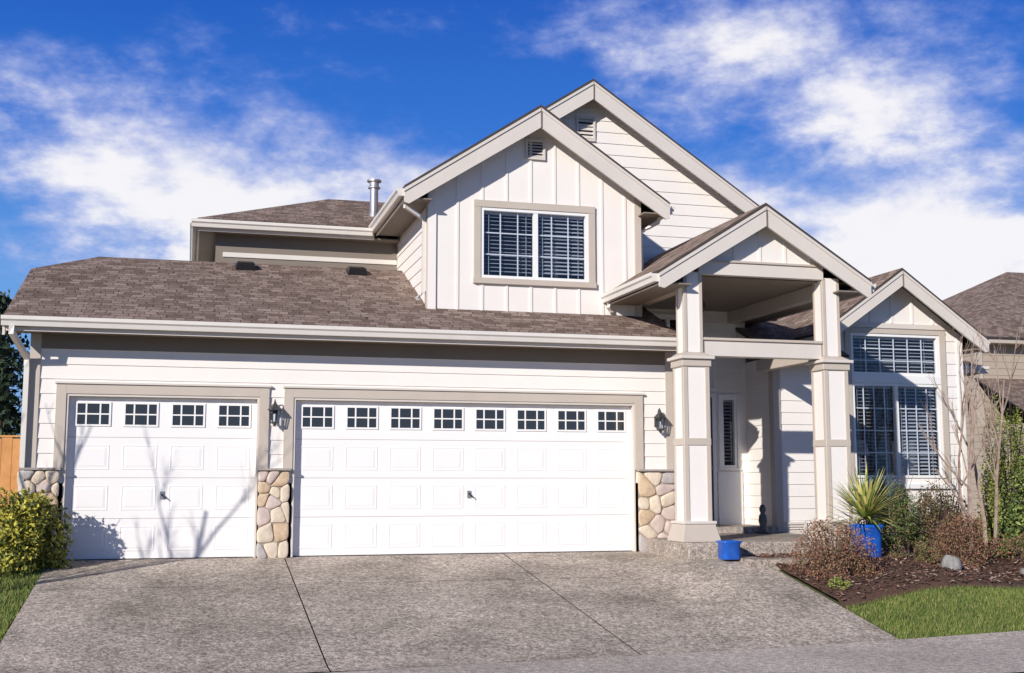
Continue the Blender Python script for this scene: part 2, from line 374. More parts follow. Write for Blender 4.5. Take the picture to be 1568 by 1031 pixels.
# ------------------------------------------------ windows
def window(name,x0,x1,z0,z1,Y,mull=(),cols=3,rows=3,blind=True,tw=.1,trimk='trim',blx=None,depth=.6,inner=None,tilt=.03):
    w=MB(name,['vinyl','glass','inside','blind'])
    y=Y+.02
    for (a,b,c,d) in (((x0,y,z0),(x1,y,z0),(x1,y+depth,z0),(x0,y+depth,z0)),((x0,y,z1),(x1,y,z1),(x1,y+depth,z1),(x0,y+depth,z1)),
        ((x0,y,z0),(x0,y+depth,z0),(x0,y+depth,z1),(x0,y,z1)),((x1,y,z0),(x1,y+depth,z0),(x1,y+depth,z1),(x1,y,z1)),((x0,y+depth,z0),(x1,y+depth,z0),(x1,y+depth,z1),(x0,y+depth,z1))):
        w.face([a,b,c,d],'inside')
    f=.045
    w.box(x0,x1,Y-.025,Y+.06,z0,z0+f,'vinyl');w.box(x0,x1,Y-.025,Y+.06,z1-f,z1,'vinyl')
    w.box(x0,x0+f,Y-.025,Y+.06,z0+f,z1-f,'vinyl');w.box(x1-f,x1,Y-.025,Y+.06,z0+f,z1-f,'vinyl')
    xs=[x0+f]+list(mull)+[x1-f]
    for m_ in mull: w.box(m_-.035,m_+.035,Y-.02,Y+.055,z0+f,z1-f,'vinyl')
    w.face([(x0+f,Y+.03,z0+f),(x1-f,Y+.03,z0+f),(x1-f,Y+.03,z1-f),(x0+f,Y+.03,z1-f)],'glass')
    for a,b in zip(xs[:-1],xs[1:]):
        for i in range(1,cols):
            xx=a+(b-a)*i/cols; w.box(xx-.009,xx+.009,Y+.032,Y+.042,z0+f,z1-f,'vinyl')
        for i in range(1,rows):
            zz=z0+f+(z1-z0-2*f)*i/rows; w.box(a,b,Y+.0325,Y+.0415,zz-.009,zz+.009,'vinyl')
    if blind:
        segs=blx or [(x0+f,x1-f,tilt)]
        for (b0,b1,tl) in segs:
            zz=z1-f-.085; w.box(b0,b1,Y+.07,Y+.12,z1-f-.035,z1-f,'blind')
            while zz>z0+f+.02:
                w.face([(b0,Y+.07,zz),(b1,Y+.07,zz),(b1,Y+.118,zz+tl),(b0,Y+.118,zz+tl)],'blind'); zz-=.06
            for xx in (b0+.12*(b1-b0),b0+.88*(b1-b0)): w.box(xx-.004,xx+.004,Y+.064,Y+.066,z0+f,z1-f,'blind')
    if inner: inner(w)
    w.done(house)
    t=tw
    if t:
        trim.box(x0-t,x0-.001,Y-.04,Y-.002,z0-.0,z1,trimk); trim.box(x1+.001,x1+t,Y-.04,Y-.002,z0,z1,trimk)
        trim.box(x0-t,x1+t,Y-.042,Y-.002,z1+.001,z1+t,trimk)
        trim.box(x0-t-.01,x1+t+.01,Y-.055,Y-.002,z0-t*.8,z0-.001,trimk)
    return (x0,x1,z0,z1)

# ------------------------------------------------ front gable
GX,GP,GH,GK,GY=5.06,6.76,2.10,.667,.62
h1=window('bedroom_window',4.19,5.91,4.08,5.17,GY,mull=(5.06,),cols=3,rows=3,tw=.11,blx=[(4.24,5.02,.020),(5.10,5.86,.032)])
def gext(z):
    if z<=5.30: return (3.40,6.76)
    h=min((GP-.1-z)/GK,1.68); return (GX+.02-h,GX+.02+h)
siding(walls,PY(GY),gext,3.3,6.6,lap=False,holes=[h1],brk=(5.5,))
for x in np.arange(3.40+.43,6.7,.385):
    zt=min(GP-.12-GK*abs(x-GX),6.6); lo=3.45; segs=[(lo,zt)]
    if h1[0]-.1<x<h1[1]+.1: segs=[(lo,h1[2]-.09),(h1[3]+.11,zt)]
    for a,b in segs:
        if b>a: walls.box(x-.02,x+.02,GY-.014,GY-.001,a,b,'wall')
trim.box(3.37,3.5,GY-.03,GY-.001,3.3,5.5,'wall');trim.box(6.68,6.79,GY-.03,GY-.001,3.3,5.5,'trim')
trim.box(3.36,3.40,GY-.0295,GY+.11,3.3,5.3,'trim')
siding(walls,PXn(3.4),lambda z:(GY+.02,3.5),3.3,5.35,expo=.195)
siding(walls,PXp(6.76),lambda z:(GY+.02,2.5),3.3,5.35,expo=.195)
gable_roof(GX,GP,GH,GK,.3,6.0,2.5); rake(GX,GP,GH,GK,.3); soff_slope(GX,GP,GH,GK,.34,.62)
for s in (-1,1):
    x=GX+s*GH; xa=GX+s*1.68
    y1=3.1 if s<0 else 2.5
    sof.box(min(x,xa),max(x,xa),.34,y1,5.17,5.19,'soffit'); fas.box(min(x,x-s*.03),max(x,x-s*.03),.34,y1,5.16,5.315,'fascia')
gutter_y(GX-GH,.32,3.1,5.20,-1); gutter_y(GX+GH,.36,2.5,5.20,1)
gut.tube([(3.0,.56,5.2),(3.02,.58,5.1),(3.33,.68,4.95),(3.33,.68,4.85),(3.33,.68,3.85),(3.22,.6,3.72)],.04,'gutter',4)
gut.tube([(7.1,.56,5.2),(7.08,.6,5.1),(6.84,.75,4.95),(6.84,.75,4.3)],.04,'gutter',4)
def vent(name,xc,zc,w,h,Y,n=5):
    v=MB(name,['trim','black'])
    v.box(xc-w/2,xc+w/2,Y-.01,Y-.002,zc-h/2,zc+h/2,'black')
    for (a,b,c,d) in ((-w/2-.04,-w/2,-h/2-.04,h/2+.04),(w/2,w/2+.04,-h/2-.04,h/2+.04),(-w/2,w/2,h/2,h/2+.04),(-w/2,w/2,-h/2-.04,-h/2)):
        v.box(xc+a,xc+b,Y-.045,Y-.002,zc+c,zc+d,'fascia')
    for i in range(n):
        z=zc-h/2+h*(i+.5)/n
        v.hexa([(xc-w/2,Y-.045,z-h/n*.42),(xc+w/2,Y-.045,z-h/n*.42),(xc+w/2,Y-.038,z-h/n*.42),(xc-w/2,Y-.038,z-h/n*.42),(xc-w/2,Y-.02,z+h/n*.2),(xc+w/2,Y-.02,z+h/n*.2),(xc+w/2,Y-.013,z+h/n*.2),(xc-w/2,Y-.013,z+h/n*.2)],'fascia')
    v.done(house)
vent('gable_vent',5.05,6.13,.24,.24,GY)

# ------------------------------------------------ rear gable / main body
RX,RP,RH,RK,RY=6.56,7.93,3.30,.662,2.5
def rext(z):
    h=(RP-.1-z)/RK; return (max(3.42,RX-h),min(9.5,RX+min(h,3.0)))
siding(walls,PY(RY),rext,3.9,7.75,expo=.2,brk=(5.8,))
gable_roof(RX,RP,RH,RK,2.15,9.5); rake(RX,RP,RH,RK,2.15); soff_slope(RX,RP,RH,RK,2.19,2.5)
siding(walls,PXp(9.5),lambda z:(2.52,9),0,5.75,expo=.2)
walls.box(3.45,9.45,8.9,9.0,0,5.7,'wall')
vent('gable_vent_upper',6.52,7.13,.27,.36,RY)
sof.box(9.5,9.86,2.19,9.3,5.63,5.65,'soffit'); fas.box(9.83,9.86,2.19,9.3,5.62,5.70,'fascia')

# ------------------------------------------------ left hip body
roofp([(.03,3.1,5.3),(5,3.1,5.3),(6.5,5.5,6.32),(2.43,5.5,6.32)])
roofp([(.03,3.1,5.3),(2.43,5.5,6.321),(.03,7.9,5.3)])
roofp([(.03,7.9,5.3),(2.43,5.5,6.32),(6.5,5.5,6.32),(5,7.9,5.3)])
siding(walls,PY(3.45),lambda z:(.38,3.6),3.5,5.1,expo=.195); siding(walls,PXn(.38),lambda z:(3.45,7.5),0,5.1,expo=.195)
walls.box(.4,5,7.45,7.5,0,5.1,'wall')
sof.box(.34,3.38,3.42,3.449,4.3,5.099,'soffit'); trim.box(.46,3.38,3.40,3.419,4.73,4.81,'gutter')  # dark sheet over the siding paints the eave's shade; pale trim strip on it
sof.box(.05,3.38,3.12,3.449,5.10,5.12,'soffit'); sof.box(.05,.379,3.45,7.8,5.10,5.12,'soffit')
fas.box(.04,2.94,3.11,3.14,5.09,5.25,'fascia'); fas.box(.04,.07,3.14,7.88,5.09,5.25,'fascia')
gutter_x(-.06,2.9,3.108,5.14); gutter_y(.04,3.1,7.9,5.14,-1)
gut.lathe([(.075,-.2),(.075,.50),(.11,.50),(.11,.52),(.085,.54),(.085,.60),(.13,.62),(.13,.65),(.0,.68)],(3.08,4.15,5.74),'galv',18)
gut.lathe([(.11,-.1),(.078,.03)],(3.08,4.15,5.79),'galv',18)

# ------------------------------------------------ porch
PX_,PP,PH,PK=7.87,4.98,1.65,.632
gable_roof(PX_,PP,PH,PK,-1.52,2.5); rake(PX_,PP,PH,PK,-1.52,w=.25); soff_slope(PX_,PP,PH,PK,-1.48,-1.28)
walls.prism([(PX_-1.2,-1.28,4.12),(PX_+1.2,-1.28,4.12),(PX_+1.2,-1.28,PP-.1-PK*1.2),(PX_,-1.28,PP-.1),(PX_-1.2,-1.28,PP-.1-PK*1.2)],(0,.05,0),'wall')
for x in (-.8,-.4,0,.4,.8): walls.box(PX_+x-.02,PX_+x+.02,-1.294,-1.281,4.12,PP-.1-PK*abs(x)-.02,'wall')
fas.box(6.9,8.86,-1.32,-1.2,3.94,4.12,'fascia')
fas.box(6.9,8.86,-1.345,-1.17,4.121,4.15,'trim')
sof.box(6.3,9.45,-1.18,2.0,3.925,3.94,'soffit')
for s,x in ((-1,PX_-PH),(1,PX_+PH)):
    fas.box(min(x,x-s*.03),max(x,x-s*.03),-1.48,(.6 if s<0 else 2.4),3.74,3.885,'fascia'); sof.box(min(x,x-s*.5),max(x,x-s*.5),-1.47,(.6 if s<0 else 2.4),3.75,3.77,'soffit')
gutter_y(PX_-PH,-1.5,.6,3.77,-1); gutter_y(PX_+PH,-1.46,2.4,3.77,1)
gut.tube([(6.2,.5,3.78),(6.2,.5,3.7),(6.26,.56,3.65),(6.26,.56,3.62)],.04,'gutter',4)
fas.box(6.72,6.9,-1.0,.6,3.76,3.92,'trim'); fas.box(8.9,9.06,-1.0,2.0,3.72,3.92,'trim')
colm=MB('porch_columns',['wall','trim'])
def column(x0,x1,y0,y1,ux0,ux1):
    c=colm
    def sec(a,b,p,q,z0,z1,t=.07):
        c.box(a+.012,b-.012,p+.012,q-.012,z0,z1,'wall')
        for (u0,u1) in ((a,a+t),(b-t,b)):
            for (v0,v1) in ((p,p+t),(q-t,q)): c.box(u0,u1,v0,v1,z0,z1,'trim')
    sec(x0,x1,y0,y1,.44,2.70)
    c.box(x0-.004,x1+.004,y0-.004,y1+.004,1.52,1.62,'trim')
    c.hexa([(x0-.09,y0-.09,.2),(x1+.09,y0-.09,.2),(x1+.09,y1+.09,.2),(x0-.09,y1+.09,.2),(x0-.03,y0-.03,.44),(x1+.03,y0-.03,.44),(x1+.03,y1+.03,.44),(x0-.03,y1+.03,.44)],'trim')
    c.box(x0-.045,x1+.045,y0-.045,y1+.045,.441,.48,'fascia')
    c.box(x0-.02,x1+.02,y0-.02,y1+.02,2.62,2.72,'trim'); c.box(x0-.06,x1+.06,y0-.06,y1+.06,2.721,2.765,'fascia')
    c.hexa([(x0-.03,y0-.03,2.766),(x1+.03,y0-.03,2.766),(x1+.03,y1+.03,2.766),(x0-.03,y1+.03,2.766),(ux0-.005,y0+.03,2.82),(ux1+.005,y0+.03,2.82),(ux1+.005,y1-.03,2.82),(ux0-.005,y1-.03,2.82)],'trim')
    sec(ux0,ux1,y0+.04,y1-.06,2.82,3.97,.055)
column(6.62,7.02,-1.35,-.97,6.66,6.95); column(8.81,9.20,-1.35,-.97,8.84,9.12)
colm.box(6.96,8.83,-1.27,-1.1,2.78,3.0,'fascia'); colm.box(6.96,8.83,-1.30,-1.07,3.001,3.04,'trim')
colm.box(8.93,9.08,-.97,1.0,2.80,2.98,'trim')
colm.done(house,bevel=.006)
pl=MB('porch_slab',['slab'])
pl.box(6.54,9.35,-1.62,2.0,-.4,.2,'slab'); pl.box(7.5,9.2,.9,2.0,.2,.30,'slab')
pl.done(house,bevel=.012)
gut.tube([(7.6,.2,3.92),(7.6,.2,3.80)],.012,'bronze'); gut.lathe([(.02,0),(.07,-.03),(.08,-.12),(.05,-.17),(0,-.18)],(7.6,.2,3.80),'bronze',10)
he=window('entry_transom_window',7.22,8.4,3.36,3.80,2.0,mull=(7.8,),cols=1,rows=1,blind=False,tw=.05,trimk='vinyl')
hs=window('entry_sidelight',8.74,9.03,1.25,2.45,2.0,cols=1,rows=1,blind=True,tw=.05,trimk='vinyl')
ht=window('door_transom',7.6,8.6,2.6,3.0,2.0,cols=3,rows=1,blind=False,tw=.06,trimk='vinyl')
siding(walls,PY(2.0),lambda z:(7.0,9.23),.2,3.93,expo=.195,holes=[he,hs,ht])
dr=MB('front_door',['doorpurple','vinyl','bronze'])
dr.box(7.58,7.64,1.93,1.99,.3,2.5,'vinyl'); dr.box(8.56,8.62,1.93,1.99,.3,2.5,'vinyl'); dr.box(7.64,8.56,1.93,1.99,2.44,2.5,'vinyl'); dr.box(7.64,8.56,1.95,1.99,.3,2.44,'doorpurple')
for (a,b,c,d) in ((7.74,8.05,.45,1.2),(8.15,8.46,.45,1.2),(7.74,8.05,1.35,2.3),(8.15,8.46,1.35,2.3)): dr.box(a,b,1.935,1.949,c,d,'doorpurple')
dr.lathe([(0,-.03),(.03,-.02),(.03,.02),(0,.03)],(8.5,1.9,1.25),'bronze',10)
dr.box(8.66,9.1,1.95,1.985,.3,1.18,'vinyl')
dr.done(house)
siding(walls,PXn(9.23),lambda z:(1.0,2.0),.2,3.05,expo=.195)
siding(walls,PY(1.0),lambda z:(9.25,10.2),0,3.0,expo=.195)
trim.box(9.20,9.33,.965,.999,.2,3.0,'trim'); trim.box(9.2,9.229,1.0,1.12,.2,3.0,'trim')
roofp([(9.05,.6,3.08),(10.4,.6,3.08),(10.4,2.5,3.87),(9.05,2.5,3.87)])
fas.box(9.06,10.2,.61,.64,2.93,3.03,'fascia'); sof.box(9.06,10.2,.64,.999,2.95,2.97,'soffit'); gutter_x(9.0,10.2,.608,2.94,.11,.1)
fas.prism([(9.05,.62,3.03),(9.05,2.0,3.60),(9.05,2.0,3.42),(9.05,.62,2.85)],(.03,0,0),'fascia')
vent('crawlspace_vent',9.55,.27,.3,.12,1.0,3)
# ------------------------------------------------ right wing
WX,WP,WH,WK,WY=11.47,4.58,1.62,.71,1.0
def lamp_inner(w):
    w.lathe([(.12,0),(.2,-.26)],(11.0,1.42,1.72),'lampshade',14); w.lathe([(.04,-.27),(.10,-.42),(.05,-.62)],(11.0,1.42,1.72),'lampshade',10)
    w.box(11.65,12.1,1.4,1.6,1.05,1.7,'lampshade')
hl=window('living_room_window',10.66,12.36,1.08,2.66,WY,mull=(11.5,),cols=4,rows=4,tw=0,blx=[(11.54,12.3,.030),(10.71,11.46,.012)],inner=lamp_inner,depth=1.0)
hu=window('living_room_window_upper',10.66,12.36,2.80,3.50,WY,cols=6,rows=3,tw=0,blind=True,tilt=.024)
trim.box(10.55,10.659,.96,.998,.98,3.58,'trim'); trim.box(12.361,12.48,.96,.998,.98,3.58,'trim'); trim.box(10.66,12.36,.958,.998,3.501,3.58,'trim'); trim.box(10.66,12.36,.962,.998,2.661,2.799,'vinyl'); trim.box(10.5,12.52,.94,.998,.90,.979,'vinyl')
fas.box(10.4,12.6,.97,.999,3.60,3.68,'fascia')
def wext(z):
    h=min(1.33,(WP-.1-z)/WK); return (WX-h,WX+h)
siding(walls,PY(WY),wext,-.1,4.4,holes=[hl,hu],lap=False,brk=(3.53,))
for x in np.arange(-1.2,1.25,.4):
    walls.box(WX+x-.02,WX+x+.02,WY-.014,WY-.001,3.69,WP-.12-WK*abs(x),'wall')
trim.box(12.7,12.82,.97,.999,-.1,3.5,'wall')
siding(walls,PY(.998),lambda z:(12.49,12.7),-.1,3.5,expo=.195)
siding(walls,PXp(12.80),lambda z:(1.02,6),0,3.6)
gable_roof(WX,WP,WH,WK,.62,7); rake(WX,WP,WH,WK,.62,w=.22); soff_slope(WX,WP,WH,WK,.66,1.0)
for s in (-1,1):
    x=WX+s*WH; xa=WX+s*1.33
    sof.box(min(x,xa),max(x,xa),.66,6.5,3.24,3.26,'soffit'); fas.box(min(x,x-s*.03),max(x,x-s*.03),.66,6.5,3.23,3.385,'fascia')
siding(walls,PY(2.3),lambda z:(12.8,13.6),-.1,3.0); siding(walls,PXp(13.6),lambda z:(2.32,5),0,3.0)
roofp([(12.8,1.95,3.12),(13.95,1.95,3.12),(13.5,2.9,3.5),(12.8,2.9,3.5)]); roofp([(13.95,1.95,3.12),(13.95,5.4,3.12),(13.5,5.0,3.5),(13.5,2.9,3.5)])
gutter_x(12.81,14.0,1.96,2.97); sof.box(12.81,13.9,1.97,2.299,2.96,2.98,'soffit'); fas.box(12.81,13.92,1.965,1.985,2.97,3.07,'fascia')
walls.done(house); trim.done(house,bevel=.003); roof.done(house); fas.done(house); gut.done(house); sof.done(house)

def lantern(x,z,name):
    e=empty(name); l=MB('lantern_body',['bronze','glass','vinyl']); y=-.14
    l.box(x-.045,x+.045,-.03,-.022,z-.07,z+.09,'bronze')
    l.tube([(x,-.03,z-.02),(x,-.07,z-.10),(x,-.12,z-.12),(x,-.14,z-.09)],.009,'bronze')
    l.tube([(x,-.03,z+.05),(x,-.08,z+.17),(x,-.12,z+.2),(x,-.14,z+.17)],.009,'bronze')
    l.lathe([(.0,.22),(.015,.19),(.02,.17),(.035,.155),(.085,.10),(.10,.085),(.10,.075),(.07,.075)],(x,y,z-.02),'bronze',6)
    l.lathe([(.0,-.17),(.02,-.15),(.03,-.13),(.055,-.12),(.06,-.11),(.05,-.10)],(x,y,z),'bronze',6)
    for j in range(6):
        t=2*math.pi*j/6; l.tube([(x+.055*math.cos(t),y+.055*math.sin(t),z-.11),(x+.078*math.cos(t),y+.078*math.sin(t),z+.06)],.006,'bronze',4)
    l.lathe([(.05,-.1),(.072,.055)],(x,y,z),'glass',6); l.lathe([(.018,-.1),(.018,0),(.0,.01)],(x,y,z),'vinyl',8)
    l.done(e)
lantern(1.13,1.93,'wall_lantern'); lantern(6.76,1.90,'wall_lantern.001')

# ------------------------------------------------------------------ ground
def ss(a,b,x):
    t=min(1,max(0,(x-a)/(b-a))); return t*t*(3-2*t)
def zg(x,y):
    base=0 if y>=0 else (.128*y if y>-5.3 else (-.678+.02*(y+5.3) if y>-8.6 else -.744))
    if y>=-2: p2=.01*min(y,0)
    elif y>-5.3: p2=-.02-.658*(-2-y)/3.3
    else: p2=base
    t=ss(5.3,6.9,x)*(1-ss(9.2,11.2,x)); return base+(p2-base)*t
def sheet(name,xs,ys,k,dz,edge=None,keep=None,parent=None):
    g=MB(name,[k]); nx,ny=len(xs),len(ys)
    for y in ys:
        for x in xs:
            yy=y+(edge(x) if edge else 0); g.v.append((x,yy,zg(x,yy)+dz))
    for j in range(ny-1):
        for i in range(nx-1):
            if keep and not keep((xs[i]+xs[i+1])/2,(ys[j]+ys[j+1])/2): continue
            a=j*nx+i; g.f.append((a,a+1,a+nx+1,a+nx)); g.m.append(0); g.uv+=[(0,0)]*4
    return g.done(parent)
lx=lambda a,b,n:[float(q) for q in np.linspace(a,b,n)]
sheet('ground',[-400,-120,-40,-15,-6]+lx(-4,16,81)+[25,60,150,400],[-400,-120,-40,-20,-12,-8.61,-8.6,-8]+lx(-7,-5.4,4)+lx(-5.3,1,64)+[4,20,60,150,600],'ground',-.035)
dv=empty('driveway')
edge=lambda x:-5.62+.075*(x-1.86)
jx=[-1.68,1.31,4.39,7.40]; jy=[.06,-1.72,-5.55]
n=0
for i in range(3):
    for j in range(2):
        n+=1
        y0=jy[j+1]+(.006 if j==0 else 0); y1=jy[j]-(.006 if j==1 else 0)
        sheet('panel_%d'%n,lx(jx[i]+(.007 if i else 0),jx[i+1]-(.007 if i<2 else 0),16),lx(y0,y1,20),'drive',.0,parent=dv)
sheet('joint_fill',lx(-1.66,7.38,50),lx(-5.5,.05,40),'soil',-.012,parent=dv)
sheet('sidewalk',lx(-14,26,161),lx(-1.9,0,10),'walk',.012,edge=edge)
sheet('driveway_apron',lx(-1.2,7,10),[-8.55,-7.6,-7.0],'walk',.004)
kb=MB('kerb',['walk']); kb.box(-40,-1.3,-8.8,-8.6,-.9,-.62,'walk'); kb.box(7.1,60,-8.8,-8.6,-.9,-.62,'walk'); kb.box(-1.3,7.1,-8.8,-8.6,-.9,-.725,'walk'); kb.done()
rdm=MB('road',['asphalt']); rdm.face([(-200,-15.9,-.735),(200,-15.9,-.735),(200,-8.8,-.735),(-200,-8.8,-.735)],'asphalt'); rdm.done()
def bedge(x): return -3.95+.30*(x-7.5)+.07*math.sin(x*2.3) if x<12 else -2.6
bm_=MB('garden_bed',['mulch'])
xs=lx(7.42,16,60); rows=22
for j in range(rows):
    for x in xs:
        y=bedge(x)+((-1.0 if x<9.36 else 1.0)-bedge(x))*j/(rows-1)
        z=zg(x,y)+.01*math.sin(x*5)*math.sin(y*4)+(.04 if 0<j else -.01)+random.uniform(-.008,.008)
        bm_.v.append((x,y,z))
for j in range(rows-1):
    for i in range(len(xs)-1):
        a=j*len(xs)+i; bm_.f.append((a,a+1,a+len(xs)+1,a+len(xs))); bm_.m.append(0); bm_.uv+=[(0,0)]*4
bed=bm_.done()
ch=MB('bark_chips',[]); M['ch1']=mat('chip_red',(.26,.125,.08),.9,.3,20); M['ch2']=mat('chip_brown',(.15,.085,.06),.9,.3,20); M['ch3']=mat('chip_pale',(.55,.40,.32),.9,.3,20)
for _ in range(12000):
    x=random.uniform(7.42,13); y=bedge(x)+.05+random.random()**.8*(1-bedge(x)); 
    if x<9.4 and y>-1.6: continue
    z=zg(x,y)+.045+random.uniform(0,.015); a=random.uniform(0,6.28); l=random.uniform(.012,.038); w=random.uniform(.006,.015); t=random.uniform(-.012,.012)
    c,s=math.cos(a),math.sin(a)
    ch.face([(x-c*l-s*w,y-s*l+c*w,z-t),(x+c*l-s*w,y+s*l+c*w,z+t),(x+c*l+s*w,y+s*l-c*w,z+t+.006),(x-c*l+s*w,y-s*l-c*w,z-t+.006)],random.choice(['ch1','ch1','ch2','ch2','ch3']))
ch.done(bed)
M['g1']=mat('blade_green',(.20,.26,.05),.8,.3,3,c2=(.13,.19,.035)); M['g2']=mat('blade_yellow',(.40,.37,.13),.8,.3,3); M['g3']=mat('blade_dark',(.09,.14,.03),.8,.3,3)
def lawn(name,fn,n):
    g=MB(name,['g1','g2','g3'])
    for _ in range(n):
        x,y=fn()
        z=zg(x,y)-.035; h=random.uniform(.035,.07); a=random.uniform(0,6.28); w=.005; b=random.uniform(-.03,.03); b2=random.uniform(-.03,.03)
        g.face([(x-w*math.cos(a),y-w*math.sin(a),z),(x+w*math.cos(a),y+w*math.sin(a),z),(x+b,y+b2,z+h)],random.choice(['g1','g1','g1','g2','g3']))
    return g.done()
def f1():
    x=random.uniform(7.45,13.5); return x,random.uniform(edge(x)+.03,bedge(x)+.04)
def f2():
    x=-1.70-random.random()**1.4*2.4; return x,random.uniform(-5.6,.2)
lawn('lawn',f1,36000); lawn('lawn.001',f2,22000)
sheet('grass_base',lx(7.42,20,50),lx(-5.6,-1.5,40),'grass',-.02,keep=lambda x,y:y<bedge(x)+.05)
wk=MB('front_walkway',['slab']); wk.box(7.1,8.5,-2.35,-1.621,-.2,.015,'slab'); wk.done()

# ------------------------------------------------------------------ vegetation
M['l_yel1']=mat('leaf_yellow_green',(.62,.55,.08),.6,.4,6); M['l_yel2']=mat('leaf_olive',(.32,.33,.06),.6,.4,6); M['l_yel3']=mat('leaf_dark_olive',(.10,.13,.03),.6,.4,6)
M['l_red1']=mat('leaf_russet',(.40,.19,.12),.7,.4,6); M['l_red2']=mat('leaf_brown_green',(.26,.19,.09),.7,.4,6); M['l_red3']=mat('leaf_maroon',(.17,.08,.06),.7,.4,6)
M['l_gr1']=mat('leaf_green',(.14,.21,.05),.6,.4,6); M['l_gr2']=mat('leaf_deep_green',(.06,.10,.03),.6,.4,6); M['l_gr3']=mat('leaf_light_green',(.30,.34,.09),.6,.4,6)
M['con1']=mat('conifer_dark',(.035,.06,.035),.8,.4,3); M['con2']=mat('conifer_mid',(.08,.11,.05),.8,.4,3)
def leaf(mb,p,s,k):
    d=Vector((random.gauss(0,1),random.gauss(0,1),random.gauss(0,1))).normalized(); e=d.orthogonal().normalized()
    e=Matrix.Rotation(random.uniform(0,6.28),3,d)@e; f=d.cross(e)
    p=Vector(p); mb.face([p-e*s,p+f*s*.45,p+e*s,p-f*s*.45],k)
def shrub(name,c,rx,ry,rz,n,s,ks,seed,lumps=14):
    random.seed(seed); mb=MB(name,list(ks)); cz=c[2]; L=[]
    for i in range(lumps):
        t=random.uniform(0,6.28); ph=random.uniform(-.1,1); q=random.uniform(.45,.85)
        L.append((math.cos(t)*q*math.sqrt(max(0,1-ph*ph*.8)),math.sin(t)*q*math.sqrt(max(0,1-ph*ph*.8)),ph*.78,random.uniform(.22,.46)))
    for i in range(n):
        l=random.choice(L); v=Vector((random.gauss(0,1),random.gauss(0,1),random.gauss(0,1))).normalized()*l[3]*random.uniform(.6,1.15)
        x,y,z=l[0]+v.x,l[1]+v.y,l[2]+v.z*.9
        if z<-.05: z=abs(z)*.5
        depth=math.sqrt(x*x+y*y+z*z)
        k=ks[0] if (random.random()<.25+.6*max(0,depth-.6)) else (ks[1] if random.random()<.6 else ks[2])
        leaf(mb,(c[0]+x*rx,c[1]+y*ry,cz+z*rz),s*random.uniform(.6,1.3),k)
    for i in range(22):
        t=random.uniform(0,6.28); r=random.uniform(.4,1.05); top=random.uniform(.6,1.15)
        mb.tube([(c[0]+.05*math.cos(t),c[1]+.05*math.sin(t),cz-.02),(c[0]+rx*r*.5*math.cos(t),c[1]+ry*r*.5*math.sin(t),cz+rz*top*.6),(c[0]+rx*r*.8*math.cos(t),c[1]+ry*r*.8*math.sin(t),cz+rz*top)],.007,'bark2',4,r2=.002)
    return mb.done()
RED=('l_red1','l_red2','l_red3'); GR=('l_gr3','l_gr1','l_gr2'); YE=('l_yel1','l_yel2','l_yel3')
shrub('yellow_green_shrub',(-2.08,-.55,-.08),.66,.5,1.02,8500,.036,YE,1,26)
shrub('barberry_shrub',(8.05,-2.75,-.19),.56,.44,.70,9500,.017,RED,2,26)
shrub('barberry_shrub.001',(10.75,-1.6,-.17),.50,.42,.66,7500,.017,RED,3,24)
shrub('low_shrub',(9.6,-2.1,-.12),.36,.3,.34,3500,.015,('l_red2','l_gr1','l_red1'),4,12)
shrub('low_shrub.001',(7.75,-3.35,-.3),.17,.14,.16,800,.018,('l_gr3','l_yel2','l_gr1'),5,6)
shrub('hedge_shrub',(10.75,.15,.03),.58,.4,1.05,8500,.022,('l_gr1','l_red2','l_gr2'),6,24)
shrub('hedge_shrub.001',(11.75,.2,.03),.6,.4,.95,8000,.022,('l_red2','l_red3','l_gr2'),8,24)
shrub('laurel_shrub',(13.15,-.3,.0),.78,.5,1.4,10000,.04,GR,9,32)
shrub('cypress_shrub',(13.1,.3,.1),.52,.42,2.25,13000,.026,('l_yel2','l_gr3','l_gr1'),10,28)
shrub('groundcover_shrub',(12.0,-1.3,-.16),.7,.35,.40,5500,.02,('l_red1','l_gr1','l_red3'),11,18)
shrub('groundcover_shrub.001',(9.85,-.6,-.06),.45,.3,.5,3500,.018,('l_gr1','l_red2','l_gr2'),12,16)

def bare_tree(name,base,h,stems,seed,k='bark',spread=.25,r0=.03,lv=4,up=.15,side=.55,fan=.06):
    random.seed(seed); mb=MB(name,[k])
    def grow(p,d,L,r,lev):
        pts=[p]; q=p.copy(); dd=d.copy(); n=5
        for i in range(n):
            dd=(dd+Vector((random.gauss(0,.07),random.gauss(0,.07),random.gauss(.03,.05)))).normalized(); q=q+dd*L/n; pts.append(q.copy())
        mb.tube(pts,r,k,5,r2=r*.4)
        if lev<=0: return
        for i in range(random.randint(3,5)):
            t=random.uniform(.25,1); a=pts[min(n,int(t*n))]
            nd=(dd+Vector((random.gauss(0,side),random.gauss(0,side),random.gauss(up,.2)))).normalized()
            grow(a,nd,L*random.uniform(.35,.55),r*.45,lev-1)
    for s in range(stems):
        t=6.28*s/stems+random.uniform(-.4,.4)+.5; d=Vector((math.cos(t)*spread,math.sin(t)*spread,1)).normalized()
        grow(Vector(base)+Vector((math.cos(t)*fan,math.sin(t)*fan,-.05)),d,h*random.uniform(.6,.85),r0*random.uniform(.8,1.1),lv)
    return mb.done()
bare_tree('young_birch_tree',(11.95,-.45,-.02),3.3,4,33,spread=.13,r0=.036,lv=3,up=.5,side=.42,fan=.22)
bare_tree('bare_maple_tree',(-3.95,-3.1,-.4),3.9,3,14,'bark2',spread=.12,r0=.04,lv=3,up=.6,side=.36,fan=.25)

